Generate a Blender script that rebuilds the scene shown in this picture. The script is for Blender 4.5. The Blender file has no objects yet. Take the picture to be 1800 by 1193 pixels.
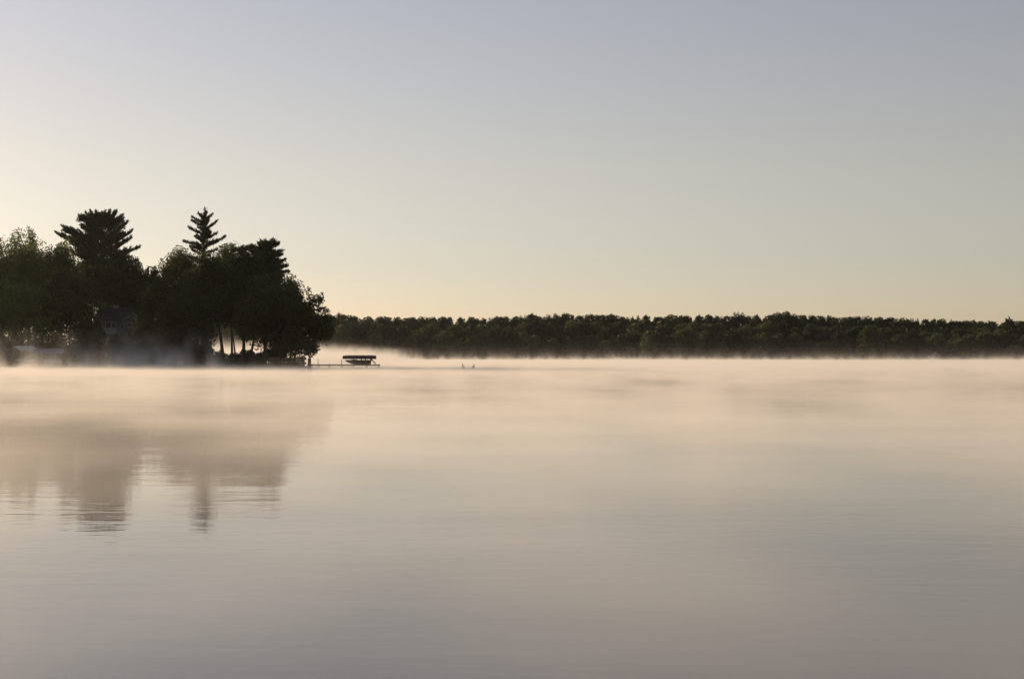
import bpy, bmesh, math, random
import numpy as np
from mathutils import Vector, Matrix

random.seed(7)
rng = np.random.default_rng(7)
S = bpy.context.scene
COL = S.collection

# ------------------------------------------------------------------ camera
CAM_H = 2.0                       # eye height above the lake
FPX = 2500.0                      # focal length in photo pixels (50 mm on a 36 mm frame, 1800 px wide)
HORIZON = 627.5                   # photo row of the true horizon
cam_data = bpy.data.cameras.new('camera')
cam = bpy.data.objects.new('camera', cam_data)
COL.objects.link(cam)
cam_data.lens = 50.0
cam_data.sensor_width = 36.0
cam_data.clip_start = 0.1
cam_data.clip_end = 20000
cam_data.shift_y = (HORIZON - 596.5) / 1800.0
cam.location = (0, 0, CAM_H)
cam.rotation_euler = (math.radians(90), 0, 0)
S.camera = cam

# ------------------------------------------------------------------ sky, sun, exposure
SUN_EL = math.radians(15.0)
SUN_AZ = math.radians(-46.0)      # left of the view axis (+Y)
W = bpy.data.worlds.new('World')
S.world = W
W.use_nodes = True
wn = W.node_tree
wn.nodes.clear()
sky = wn.nodes.new('ShaderNodeTexSky')
sky.sky_type = 'NISHITA'
sky.sun_disc = False
sky.sun_elevation = SUN_EL
sky.sun_rotation = SUN_AZ
sky.altitude = 0
sky.air_density = 1.0
sky.dust_density = 0.3
sky.ozone_density = 4.0
hsv = wn.nodes.new('ShaderNodeHueSaturation')
hsv.inputs['Saturation'].default_value = 0.66
bg = wn.nodes.new('ShaderNodeBackground')
bg.inputs['Strength'].default_value = 0.130
wb = wn.nodes.new('ShaderNodeMix'); wb.data_type = 'RGBA'; wb.blend_type = 'MULTIPLY'      # film's warm balance on the whole sky
wb.inputs['Factor'].default_value = 1.0
tcw = wn.nodes.new('ShaderNodeTexCoord')
sxw = wn.nodes.new('ShaderNodeSeparateXYZ')
rpw = wn.nodes.new('ShaderNodeValToRGB')
er = rpw.color_ramp.elements
er[0].position = 0.0; er[0].color = (0.93, 0.720, 0.585, 1)
er[1].position = 0.24; er[1].color = (0.99, 0.775, 0.637, 1)
e_ = er.new(0.06); e_.color = (0.97, 0.745, 0.600, 1)
e_ = er.new(0.13); e_.color = (1.02, 0.765, 0.582, 1)
wn.links.new(tcw.outputs['Generated'], sxw.inputs[0]); wn.links.new(sxw.outputs['Z'], rpw.inputs['Fac'])
wn.links.new(rpw.outputs['Color'], wb.inputs['B'])
out = wn.nodes.new('ShaderNodeOutputWorld')
wn.links.new(sky.outputs[0], hsv.inputs['Color'])
wn.links.new(hsv.outputs[0], wb.inputs['A'])
wn.links.new(wb.outputs['Result'], bg.inputs['Color'])
wn.links.new(bg.outputs[0], out.inputs['Surface'])

sd = bpy.data.lights.new('sun', 'SUN')
sd.energy = 5.0
sd.angle = math.radians(0.53)
sd.color = (1.0, 0.715, 0.425)
sun = bpy.data.objects.new('sun', sd)
COL.objects.link(sun)
sdir = Vector((math.sin(SUN_AZ) * math.cos(SUN_EL), math.cos(SUN_AZ) * math.cos(SUN_EL), math.sin(SUN_EL)))
sun.rotation_euler = sdir.to_track_quat('Z', 'Y').to_euler()
sun.location = sdir * 400

S.view_settings.view_transform = 'Standard'
S.view_settings.look = 'None'
S.view_settings.exposure = 0.17
S.view_settings.gamma = 1.0
S.view_settings.use_curve_mapping = False
S.render.engine = 'CYCLES'
cy = S.cycles
cy.max_bounces = 6
cy.diffuse_bounces = 1
cy.glossy_bounces = 3
cy.transmission_bounces = 2
cy.volume_bounces = 1
cy.transparent_max_bounces = 8
cy.use_denoising = True
cy.use_adaptive_sampling = True
cy.adaptive_threshold = 0.02
cy.adaptive_min_samples = 32
cy.volume_max_steps = 512
cy.sample_clamp_indirect = 6

# ------------------------------------------------------------------ helpers
def at(px, py, Y):
    """A photo pixel at distance Y from the camera as a world point."""
    return Vector(((px - 900.0) / FPX * Y, Y, CAM_H + (HORIZON - py) / FPX * Y))

def tag(o, label=None, cat=None, group=None, kind=None):
    if label: o['label'] = label
    if cat: o['category'] = cat
    if group: o['group'] = group
    if kind: o['kind'] = kind
    return o

def empty(name, loc=(0, 0, 0), rz=0.0):
    o = bpy.data.objects.new(name, None)
    COL.objects.link(o)
    o.location = loc
    o.rotation_euler = (0, 0, rz)
    o.empty_display_size = 0.3
    return o

def link(name, me, mat=None, parent=None, loc=None):
    o = bpy.data.objects.new(name, me)
    COL.objects.link(o)
    if mat and not me.materials:
        me.materials.append(mat)
    if parent: o.parent = parent
    if loc is not None: o.location = loc
    return o

class MB:
    """Collects simple solids and links them as one mesh object."""
    def __init__(self):
        self.bm = bmesh.new()
    def box(self, c, s, rot=None, bevel=0.0):
        r = bmesh.ops.create_cube(self.bm, size=1.0)
        M = Matrix.Translation(Vector(c)) @ (rot.to_4x4() if rot else Matrix.Identity(4)) @ Matrix.Diagonal((*s, 1))
        bmesh.ops.transform(self.bm, matrix=M, verts=r['verts'])
        if bevel:
            es = list({e for v in r['verts'] for e in v.link_edges})
            bmesh.ops.bevel(self.bm, geom=es, offset=bevel, segments=1, affect='EDGES')
        return self
    def tube(self, pts, rad, n=8, cap=True):
        pts = [Vector(p) for p in pts]
        if not hasattr(rad, '__len__'): rad = [rad] * len(pts)
        rings = []
        for i, p in enumerate(pts):
            d = (pts[min(i + 1, len(pts) - 1)] - pts[max(i - 1, 0)]).normalized()
            u = d.cross(Vector((0, 0, 1)))
            if u.length < 1e-3: u = d.cross(Vector((1, 0, 0)))
            u.normalize(); w = d.cross(u)
            rings.append([self.bm.verts.new(p + rad[i] * (math.cos(a) * u + math.sin(a) * w))
                          for a in [2 * math.pi * k / n for k in range(n)]])
        for a, b in zip(rings[:-1], rings[1:]):
            for k in range(n):
                self.bm.faces.new((a[k], a[(k + 1) % n], b[(k + 1) % n], b[k]))
        if cap:
            self.bm.faces.new(rings[0][::-1]); self.bm.faces.new(rings[-1])
        return self
    def loft(self, secs, close=False, cap=True):
        rings = [[self.bm.verts.new(p) for p in s] for s in secs]
        n = len(rings[0])
        for a, b in zip(rings[:-1], rings[1:]):
            for k in range(n if close else n - 1):
                self.bm.faces.new((a[k], a[(k + 1) % n], b[(k + 1) % n], b[k]))
        if cap:
            self.bm.faces.new(rings[0][::-1]); self.bm.faces.new(rings[-1])
        return self
    def prism(self, poly, d):
        """poly: list of 3D points; extruded by vector d"""
        a = [self.bm.verts.new(p) for p in poly]
        b = [self.bm.verts.new(Vector(p) + Vector(d)) for p in poly]
        n = len(a)
        self.bm.faces.new(a[::-1]); self.bm.faces.new(b)
        for k in range(n):
            self.bm.faces.new((a[k], a[(k + 1) % n], b[(k + 1) % n], b[k]))
        return self
    def ball(self, c, s, sub=2, rot=None):
        r = bmesh.ops.create_icosphere(self.bm, subdivisions=sub, radius=1.0)
        M = Matrix.Translation(Vector(c)) @ (rot.to_4x4() if rot else Matrix.Identity(4)) @ Matrix.Diagonal((*s, 1))
        bmesh.ops.transform(self.bm, matrix=M, verts=r['verts'])
        return self
    def build(self, name, mat, parent=None, smooth=False, loc=None):
        me = bpy.data.meshes.new(name)
        bmesh.ops.recalc_face_normals(self.bm, faces=self.bm.faces)
        self.bm.to_mesh(me); self.bm.free()
        if smooth:
            me.polygons.foreach_set('use_smooth', [True] * len(me.polygons))
        return link(name, me, mat, parent, loc)

# ------------------------------------------------------------------ materials
def mat_base(name):
    m = bpy.data.materials.new(name)
    m.use_nodes = True
    nt = m.node_tree
    return m, nt, nt.nodes['Principled BSDF'], nt.nodes['Material Output']

def plain(name, col, rough=0.7, noise=0.25, scale=3.0, metal=0.0):
    m, nt, b, o = mat_base(name)
    tc = nt.nodes.new('ShaderNodeTexCoord')
    n = nt.nodes.new('ShaderNodeTexNoise')
    n.inputs['Scale'].default_value = scale
    n.inputs['Detail'].default_value = 4
    r = nt.nodes.new('ShaderNodeValToRGB')
    r.color_ramp.elements[0].position = 0.3
    r.color_ramp.elements[1].position = 0.7
    r.color_ramp.elements[0].color = (*[c * (1 - noise) for c in col], 1)
    r.color_ramp.elements[1].color = (*[min(1, c * (1 + noise)) for c in col], 1)
    nt.links.new(tc.outputs['Object'], n.inputs['Vector'])
    nt.links.new(n.outputs['Fac'], r.inputs['Fac'])
    nt.links.new(r.outputs['Color'], b.inputs['Base Color'])
    b.inputs['Roughness'].default_value = rough
    b.inputs['Metallic'].default_value = metal
    return m

def leafmat(name, dark, light, transl=0.35, spread=0.35):
    """Foliage: colour varies leaf by leaf (attribute tint) and tree by tree."""
    m, nt, b, o = mat_base(name)
    N, L = nt.nodes, nt.links
    a = N.new('ShaderNodeAttribute'); a.attribute_name = 'tint'
    oi = N.new('ShaderNodeObjectInfo')
    mix = N.new('ShaderNodeMix'); mix.data_type = 'RGBA'
    mix.inputs['A'].default_value = (*dark, 1); mix.inputs['B'].default_value = (*light, 1)
    L.new(a.outputs['Fac'], mix.inputs['Factor'])
    hs = N.new('ShaderNodeHueSaturation')
    mh = N.new('ShaderNodeMapRange'); mh.inputs['To Min'].default_value = 0.475; mh.inputs['To Max'].default_value = 0.52
    mv = N.new('ShaderNodeMapRange'); mv.inputs['To Min'].default_value = 1 - spread; mv.inputs['To Max'].default_value = 1 + spread
    m2 = N.new('ShaderNodeMath'); m2.operation = 'FRACT'
    m3 = N.new('ShaderNodeMath'); m3.operation = 'MULTIPLY'; m3.inputs[1].default_value = 7.31
    L.new(oi.outputs['Random'], mh.inputs['Value'])
    L.new(oi.outputs['Random'], m3.inputs[0]); L.new(m3.outputs[0], m2.inputs[0]); L.new(m2.outputs[0], mv.inputs['Value'])
    L.new(mix.outputs['Result'], hs.inputs['Color'])
    L.new(mh.outputs[0], hs.inputs['Hue']); L.new(mv.outputs[0], hs.inputs['Value'])
    L.new(hs.outputs[0], b.inputs['Base Color'])
    b.inputs['Roughness'].default_value = 0.65
    b.inputs['Specular IOR Level'].default_value = 0.25
    t = N.new('ShaderNodeBsdfTranslucent')
    L.new(hs.outputs[0], t.inputs['Color'])
    ms = N.new('ShaderNodeMixShader'); ms.inputs[0].default_value = transl
    L.new(b.outputs[0], ms.inputs[1]); L.new(t.outputs[0], ms.inputs[2])
    L.new(ms.outputs[0], o.inputs['Surface'])
    return m

M = {}
M['bark'] = plain('bark', (0.07, 0.05, 0.038), 0.9, 0.4, 6)
M['leaf'] = leafmat('broadleaf', (0.022, 0.030, 0.010), (0.060, 0.074, 0.022), .25)
M['leaf_light'] = leafmat('broadleaf_light', (0.055, 0.080, 0.024), (0.130, 0.165, 0.050), 0.45)  # lighter copy of broadleaf: sun flare over the left crowns put into colour
M['needle'] = leafmat('needles', (0.018, 0.032, 0.016), (0.040, 0.058, 0.026), 0.15)
M['far_leaf'] = leafmat('far_leaf', (0.026, 0.036, 0.011), (0.078, 0.094, 0.026), 0.3, 0.6)
M['far_leaf_light'] = leafmat('far_leaf_light', (0.050, 0.062, 0.018), (0.105, 0.120, 0.036), 0.3)
M['juniper'] = leafmat('juniper', (0.026, 0.036, 0.036), (0.050, 0.064, 0.062), 0.1)
M['shed_grey'] = plain('weathered_paint', (0.42, 0.43, 0.44), 0.8, 0.15, 2)
M['siding'] = plain('blue_grey_siding', (0.13, 0.155, 0.18), 0.75, 0.12, 1.5)
M['trim'] = plain('white_trim', (0.27, 0.30, 0.32), 0.6, 0.08, 2)
M['shingle'] = plain('roof_shingle', (0.06, 0.072, 0.085), 0.9, 0.3, 5)
M['glass'] = plain('window_glass', (0.03, 0.035, 0.04), 0.05, 0.1, 1)
M['wood'] = plain('weathered_wood', (0.20, 0.16, 0.125), 0.85, 0.35, 2.5)
M['timber'] = plain('dark_timber', (0.11, 0.08, 0.06), 0.9, 0.35, 2)
M['metal'] = plain('galvanised_metal', (0.30, 0.30, 0.31), 0.45, 0.2, 5, 0.8)
M['hull'] = plain('hull_brown', (0.17, 0.10, 0.065), 0.35, 0.12, 1.5)
M['hull_white'] = plain('hull_white', (0.66, 0.66, 0.66), 0.35, 0.06, 1.5)
M['vinyl'] = plain('seat_vinyl', (0.28, 0.24, 0.2), 0.6, 0.1, 3)
M['black'] = plain('black_paint', (0.025, 0.025, 0.028), 0.4, 0.2, 3)
M['canopy_dark'] = plain('canopy_maroon', (0.060, 0.030, 0.040), 0.75, 0.2, 2)
M['canopy_grey'] = plain('canopy_grey', (0.46, 0.45, 0.47), 0.75, 0.1, 2)
M['canopy_blue'] = plain('canopy_blue', (0.17, 0.18, 0.30), 0.75, 0.15, 2)
M['duck'] = plain('goose_plumage', (0.035, 0.028, 0.02), 0.8, 0.4, 12)
M['bill'] = plain('goose_bill', (0.02, 0.02, 0.02), 0.5, 0.1, 12)
M['box'] = plain('dock_box_plastic', (0.62, 0.56, 0.52), 0.6, 0.08, 2)
M['stone'] = plain('shore_stone', (0.20, 0.18, 0.16), 0.9, 0.3, 4)

# ground: earth and thin grass
m, nt, b, o = mat_base('ground')
tc = nt.nodes.new('ShaderNodeTexCoord')
n1 = nt.nodes.new('ShaderNodeTexNoise'); n1.inputs['Scale'].default_value = 0.12; n1.inputs['Detail'].default_value = 8
r = nt.nodes.new('ShaderNodeValToRGB')
r.color_ramp.elements[0].color = (0.045, 0.055, 0.022, 1); r.color_ramp.elements[1].color = (0.10, 0.085, 0.05, 1)
r.color_ramp.elements[0].position = 0.4; r.color_ramp.elements[1].position = 0.65
nt.links.new(tc.outputs['Object'], n1.inputs['Vector']); nt.links.new(n1.outputs['Fac'], r.inputs['Fac'])
nt.links.new(r.outputs['Color'], b.inputs['Base Color']); b.inputs['Roughness'].default_value = 0.95
M['ground'] = m

# water: dark, mirror smooth, small ripples in patches
m, nt, b, o = mat_base('lake_water')
N, L = nt.nodes, nt.links
b.inputs['Base Color'].default_value = (0.038, 0.044, 0.062, 1)
b.inputs['Roughness'].default_value = 0.035
b.inputs['IOR'].default_value = 1.5
tc = N.new('ShaderNodeTexCoord')
def wnoise(sx, sy, detail, dist=0.0):
    mp = N.new('ShaderNodeMapping'); mp.inputs['Scale'].default_value = (sx, sy, 1)
    n = N.new('ShaderNodeTexNoise'); n.inputs['Scale'].default_value = 1.0
    n.inputs['Detail'].default_value = detail; n.inputs['Distortion'].default_value = dist
    L.new(tc.outputs['Object'], mp.inputs['Vector']); L.new(mp.outputs[0], n.inputs['Vector'])
    return n.outputs['Fac']
def wmath(op, a, bb):
    k = N.new('ShaderNodeMath'); k.operation = op
    for i, v in enumerate((a, bb)):
        if isinstance(v, (int, float)): k.inputs[i].default_value = v
        else: L.new(v, k.inputs[i])
    return k.outputs[0]
fine = wnoise(0.9, 2.6, 2, 0.3)         # ripples about 0.4 m apart, crests across the view
tiny = wnoise(2.6, 8.0, 2, 0.2)         # cat's-paw ripples close by
swell = wnoise(0.12, 0.42, 1)           # long low undulation
patch = wnoise(0.012, 0.05, 2)          # calm and ruffled patches
pr = N.new('ShaderNodeMapRange'); pr.inputs['From Min'].default_value = 0.35; pr.inputs['From Max'].default_value = 0.68
pr.inputs['To Min'].default_value = 0.35; pr.inputs['To Max'].default_value = 1.6
L.new(patch, pr.inputs['Value'])
h = wmath('ADD', wmath('MULTIPLY', wmath('MULTIPLY', wmath('ADD', fine, wmath('MULTIPLY', tiny, 0.40)), pr.outputs[0]), 0.0029), wmath('MULTIPLY', swell, 0.008))
bp = N.new('ShaderNodeBump'); bp.inputs['Strength'].default_value = 1.0; bp.inputs['Distance'].default_value = 1.0
L.new(h, bp.inputs['Height']); L.new(bp.outputs[0], b.inputs['Normal'])
M['water'] = m

# ------------------------------------------------------------------ terrain
SHORE = [(-37.5, 266.5), (-42, 264.5), (-50, 263.5), (-58, 262), (-75, 260), (-95, 257), (-120, 250), (-160, 240), (-300, 200),
         (-900, 150), (-900, 700), (-500, 600), (-250, 420), (-130, 366), (-95, 340), (-76, 316), (-62, 297), (-49, 285), (-40, 275)]
def far_shore(x):
    return 772 + 6 * np.sin(x * 0.021 + 1) + 4 * np.sin(x * 0.053) - 60 * np.clip((x - 150) / 150, 0, 1) ** 2 * 1.0

def poly_sd(X, Y, poly):
    d = np.full(X.shape, 1e9); inside = np.zeros(X.shape, bool)
    n = len(poly)
    for i in range(n):
        ax, ay = poly[i]; bx, by = poly[(i + 1) % n]
        ex, ey = bx - ax, by - ay
        t = np.clip(((X - ax) * ex + (Y - ay) * ey) / (ex * ex + ey * ey), 0, 1)
        d = np.minimum(d, np.hypot(X - ax - t * ex, Y - ay - t * ey))
        c = ((ay > Y) != (by > Y)) & (X < ex * (Y - ay) / (ey if ey else 1e-9) + ax)
        inside ^= c
    return np.where(inside, d, -d)

def sstep(a, b, x):
    t = np.clip((x - a) / (b - a), 0, 1)
    return t * t * (3 - 2 * t)

def height(X, Y):
    X = np.asarray(X, float); Y = np.asarray(Y, float)
    sd = poly_sd(X, Y, SHORE)
    hp = 0.75 * sstep(-0.3, 2.5, sd) + (0.5 + 1.9 * sstep(-62, -85, X)) * sstep(2, 22, sd) + 0.15 * np.sin(X * .9) * np.cos(Y * .7) * sstep(1, 5, sd)
    f = Y - far_shore(X)
    hf = 0.6 * sstep(-1, 4, f) + 7.5 * sstep(4, 75, f) + 14 * sstep(75, 600, f)
    side = np.maximum(np.abs(X + 100) - 800, -30 - Y)
    hs = 6 * sstep(0, 120, side)
    bed = -1.6
    land = np.maximum(np.maximum(np.where(sd > -0.3, hp, -9), np.where(f > -1, hf, -9)), np.where(side > 0, hs, -9))
    return np.where(land > -5, land, bed)

def hz(x, y):
    return float(height(np.array([x]), np.array([y]))[0])

def axis(lo, a, b, hi, fine, coarse):
    mid = list(np.arange(a, b, fine))
    left = [a]; s = coarse
    while left[-1] > lo: left.append(left[-1] - s); s *= 1.12
    right = [b]; s = coarse
    while right[-1] < hi: right.append(right[-1] + s); s *= 1.05 if right[-1] < 900 else 1.25
    return np.array(left[:0:-1] + mid + right)
gx = axis(-6000, -135, -30, 6000, 1.5, 4)
gy = axis(-3000, 245, 330, 9000, 1.5, 4)
XX, YY = np.meshgrid(gx, gy)
ZZ = height(XX, YY)
nx, ny = len(gx), len(gy)
idx = np.arange(nx * ny).reshape(ny, nx)
fc = np.stack([idx[:-1, :-1], idx[:-1, 1:], idx[1:, 1:], idx[1:, :-1]], -1).reshape(-1, 4)
me = bpy.data.meshes.new('ground')
me.from_pydata(np.stack([XX, YY, ZZ], -1).reshape(-1, 3).tolist(), [], fc.tolist())
me.polygons.foreach_set('use_smooth', [True] * len(me.polygons))
tag(link('ground', me, M['ground']), kind='structure')

me = bpy.data.meshes.new('water')
me.from_pydata([(-2500, -1500, 0), (2500, -1500, 0), (2500, 1500, 0), (-2500, 1500, 0)], [], [(0, 1, 2, 3)])
tag(link('water', me, M['water']), kind='structure')

# ------------------------------------------------------------------ foliage
def leaf_mesh(name, C, size, aspect, tint, bias=None, jitter=0.6):
    """Many small rhombic leaves. C: (n,3) centres, size (n,), bias: (n,3) preferred long axis."""
    n = len(C)
    a = rng.normal(size=(n, 3))
    if bias is not None: a = a * jitter + bias
    a /= np.linalg.norm(a, axis=1, keepdims=True) + 1e-9
    r = rng.normal(size=(n, 3))
    b = np.cross(a, r); b /= np.linalg.norm(b, axis=1, keepdims=True) + 1e-9
    s = size[:, None]
    V = np.stack([C - a * s, C + b * s * aspect - a * s * .1, C + a * s, C - b * s * aspect - a * s * .1], 1).reshape(-1, 3)
    me = bpy.data.meshes.new(name)
    me.vertices.add(4 * n); me.loops.add(4 * n); me.polygons.add(n)
    me.vertices.foreach_set('co', V.astype(np.float32).ravel())
    me.loops.foreach_set('vertex_index', np.arange(4 * n, dtype=np.int32))
    me.polygons.foreach_set('loop_start', np.arange(0, 4 * n, 4, dtype=np.int32))
    at_ = me.attributes.new('tint', 'FLOAT', 'POINT')
    at_.data.foreach_set('value', np.repeat(np.clip(tint, 0, 1), 4).astype(np.float32))
    me.update(); me.validate()
    return me

def unit(n):
    v = rng.normal(size=(n, 3))
    return v / np.linalg.norm(v, axis=1, keepdims=True)

def crown_points(rx, ry, rz, lumps, per, lump_r=0.30, inner=0.55, top=0.0):
    """Lumpy crown about the origin: returns points, tint, lump centres."""
    d = unit(lumps)
    d[:, 2] = np.where(d[:, 2] < -0.55, -d[:, 2] * 0.6, d[:, 2])
    rad = inner + (1 - inner) * rng.random(lumps) ** 0.6
    base = d * rad[:, None] * (1 - lump_r * 0.75)
    lr = lump_r * (0.65 + 0.7 * rng.random(lumps))
    P, T = [], []
    for c, r in zip(base, lr):
        k = int(per * (r / lump_r) ** 2)
        q = unit(k) * (r * rng.random(k) ** 0.35)[:, None]
        q[:, 2] *= 0.75
        P.append(c + q)
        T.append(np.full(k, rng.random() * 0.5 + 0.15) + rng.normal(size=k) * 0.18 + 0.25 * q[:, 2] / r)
    core = unit(int(per * lumps * 0.18)) 
    core *= (0.72 * rng.random(len(core)) ** 0.4)[:, None]
    P.append(core); T.append(rng.random(len(core)) * .3)
    P = np.concatenate(P)
    # stretch so that the outline fills the given half sizes
    e = np.array([np.percentile(np.abs(P[:, 0]), 99.3), np.percentile(np.abs(P[:, 1]), 99.3), 1.0])
    lo, hi = np.percentile(P[:, 2], 0.7), np.percentile(P[:, 2], 99.6)
    def fit(q):
        q = q / e
        q[:, 2] = (q[:, 2] - lo) / (hi - lo) * 2 - 1
        return q * np.array([rx, ry, rz])
    return fit(P), np.concatenate(T), fit(base)

def bark_trunk(name, parent, base_r, pts, limbs, limb_r=0.35, mat=None):
    mb = MB()
    n = len(pts)
    mb.tube(pts, [base_r * (1.25 if i == 0 else 1.0) * (1 - 0.75 * i / (n - 1)) for i in range(n)], 9)
    for (p, q) in limbs:
        p, q = Vector(p), Vector(q)
        mid = (p + q) / 2 + Vector((0, 0, -0.08 * (q - p).length))
        mb.tube([p, mid, q], [base_r * limb_r, base_r * limb_r * .65, base_r * limb_r * .25], 5)
    return mb.build(name, mat or M['bark'], parent, smooth=True)

def broadleaf(label, px, Y, top, hw, bot, leaf='leaf', trunk_r=0.28, dens=1.0, leaf_size=0.22, trunk_px=None, lean=0.0, group=None,
              lumps=None, cat='tree', name='broadleaf_tree', lump_r=0.24, inner=0.55):
    c = at(px, (top + bot) / 2, Y)
    rz = (bot - top) / 2 / FPX * Y
    rx = hw / FPX * Y
    tx = c.x if trunk_px is None else (trunk_px - 900) / FPX * Y
    g = hz(tx, Y)
    t = empty(name, (tx, Y, g - 0.05))
    tag(t, label, cat, group)
    off = np.array([c.x - tx, 0, c.z - g])
    ry = min(rx, rz) * 0.95
    lumps = lumps or int(52 + 4.0 * rx + 3 * rz)
    P, T, B = crown_points(rx, ry, rz, lumps, int(95 * dens * (rx * rz / 25) ** 0.5 * (0.30 / leaf_size) ** 1.8 * (lump_r / .3) ** 1.2), lump_r, inner)
    P += off; B += off
    me = leaf_mesh('crown', P, leaf_size * (0.6 + 0.8 * rng.random(len(P))), 0.55, T)
    link('crown', me, M[leaf], t)
    zc = c.z - g
    ctop = Vector((off[0] + lean, 0, zc + rz * 0.45))
    p0 = Vector((0, 0, -0.2)); p1 = Vector((off[0] * .15 + lean * .1, 0, (zc - rz) * 0.5 + .2)); p2 = Vector((off[0] * .6 + lean * .5, 0, zc - rz * .4))
    k = rng.choice(len(B), size=min(9, len(B)), replace=False)
    limbs = [(p2.lerp(ctop, rng.random() * .6), Vector(B[i])) for i in k]
    bark_trunk('trunk', t, trunk_r, [p0, p1, p2, ctop], limbs)
    return t

def pine(label, px, Y, top, base_z, branches, trunk_r=0.3, lean_px=0, tuft=0.42, dens=1.0, fill=None, name='pine_tree', clumps=()):
    """branches: (row where it leaves the trunk, px offset of tip, row of tip, depth offset m, fullness)"""
    tp = at(px + lean_px, top, Y)
    bx = at(px, HORIZON, Y).x
    g = hz(bx, Y) if base_z is None else base_z
    t = empty(name, (bx, Y, g - 0.05))
    tag(t, label, 'tree')
    o = Vector((bx, Y, g))
    topv = tp - o
    def trunk_at(z):
        f = z / topv.z
        return Vector((topv.x * f ** 2, 0, z))
    C, Bi, T = [], [], []
    limbs = []
    for (r0, dx, r1, dy, full) in branches:
        z0 = at(px, r0, Y).z - g; z1 = at(px, r1, Y).z - g
        p0 = trunk_at(min(z0, topv.z * .98))
        p2 = Vector((topv.x * (z0 / topv.z) ** 2 + dx / FPX * Y, dy, z1))
        p1 = p0.lerp(p2, 0.55) + Vector((0, 0, -0.10 * (p2 - p0).length))
        limbs.append((p0, p1, p2))
        ln = (p2 - p0).length
        d = (p2 - p0).normalized()
        side = d.cross(Vector((0, 0, 1))).normalized()
        nt_ = max(5, int(ln * 3.6 * dens))
        for j in range(nt_):
            u = 0.16 + 0.84 * (j + rng.random() * .8) / nt_
            q = (1 - u) ** 2 * p0 + 2 * u * (1 - u) * p1 + u * u * p2
            tl = full * (0.32 + 0.27 * ln * (1 - u) ** .8 * min(1, u * 3)) * rng.uniform(.6, 1.25)      # twig length
            sg = -1 if j % 2 else 1
            tw = (d * rng.uniform(.5, .9) + side * sg * rng.uniform(.2, .9) + Vector((0, 0, rng.uniform(.05, .6)))).normalized()
            m_ = max(2, int(tl / .20))
            for i_ in range(m_):
                c0 = q + tw * tl * (i_ + .5) / m_ + Vector((0, 0, .05 * i_))
                kk = 5
                C.append(np.array(c0) + rng.normal(size=(kk, 3)) * .10 * tuft / .42)
                Bi.append(np.repeat(np.array(tw * .7 + Vector((0, 0, .55)))[None], kk, 0))
                T.append(np.full(kk, rng.random()))
    # leader tuft
    for z in np.linspace(topv.z * .93, topv.z * 1.0, 8):
        C.append(np.array(trunk_at(z)) + rng.normal(size=(8, 3)) * .15)
        Bi.append(np.repeat(np.array([[0, 0, 1.0]]), 8, 0)); T.append(np.full(8, .5))
    if fill:                       # denser heart of the crown: (row_top,row_bottom,half width px,count)
        r0, r1, hw, cnt = fill
        zt = at(px, r0, Y).z - g; zb = at(px, r1, Y).z - g; w = hw / FPX * Y
        u = unit(cnt) * (rng.random(cnt) ** .4)[:, None]
        C.append(np.stack([u[:, 0] * w + topv.x, u[:, 1] * w, (zt + zb) / 2 + u[:, 2] * (zt - zb) / 2], 1))
        Bi.append(np.repeat(np.array([[0, 0, .6]]), cnt, 0)); T.append(rng.random(cnt))
    for (cdx, row, hw, hh_, cnt) in clumps:       # ragged needle masses
        for _ in range(4):
            cx_ = (cdx + rng.normal() * hw * .45) / FPX * Y + topv.x; cz_ = at(px, row + rng.normal() * hh_ * .35, Y).z - g
            k_ = cnt // 4; u = unit(k_) * (rng.random(k_) ** .4)[:, None]
            C.append(np.stack([cx_ + u[:, 0] * hw * .62 / FPX * Y, rng.normal() * 1.2 + u[:, 1] * hw * .6 / FPX * Y, cz_ + u[:, 2] * hh_ * .62 / FPX * Y], 1))
            Bi.append(np.stack([u[:, 0], u[:, 1] * .5, u[:, 2] * .3 + .5], 1)); T.append(rng.random(k_))
    C = np.concatenate(C); Bi = np.concatenate(Bi); T = np.concatenate(T)
    me = leaf_mesh('crown', C, tuft * (0.5 + 0.6 * rng.random(len(C))), 0.22, T, Bi, .5)
    link('crown', me, M['needle'], t)
    mb = MB()
    zs = [-0.2, topv.z * .25, topv.z * .5, topv.z * .75, topv.z]
    mb.tube([trunk_at(max(z, 0)) + Vector((0, 0, min(z, 0))) for z in zs], [trunk_r * 1.2, trunk_r, trunk_r * .8, trunk_r * .5, .04], 9)
    for (a, b_, c_) in limbs:
        mb.tube([a, b_, c_], [trunk_r * .25, trunk_r * .16, .025], 5)
    mb.build('trunk', M['bark'], t, smooth=True)
    return t

def rand_branches(px_rows, w_lo, w_hi, n, rise, full, Y):
    """Branches all round the trunk between two rows; half width grows from w_lo px (top) to w_hi px (bottom)."""
    res = []
    for i in range(n):
        f = (i + rng.random() * .6) / n
        row = px_rows[0] + f * (px_rows[1] - px_rows[0])
        if rng.random() < .22: continue
        w = (w_lo + (w_hi - w_lo) * f ** .8) * (0.45 + .75 * rng.random())
        a = i * 2.4 + rng.random() * .8
        res.append((row + 4, math.cos(a) * w, row - rise * (0.5 + rng.random()) + 4, math.sin(a) * w / FPX * Y, full))
    return res

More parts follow.
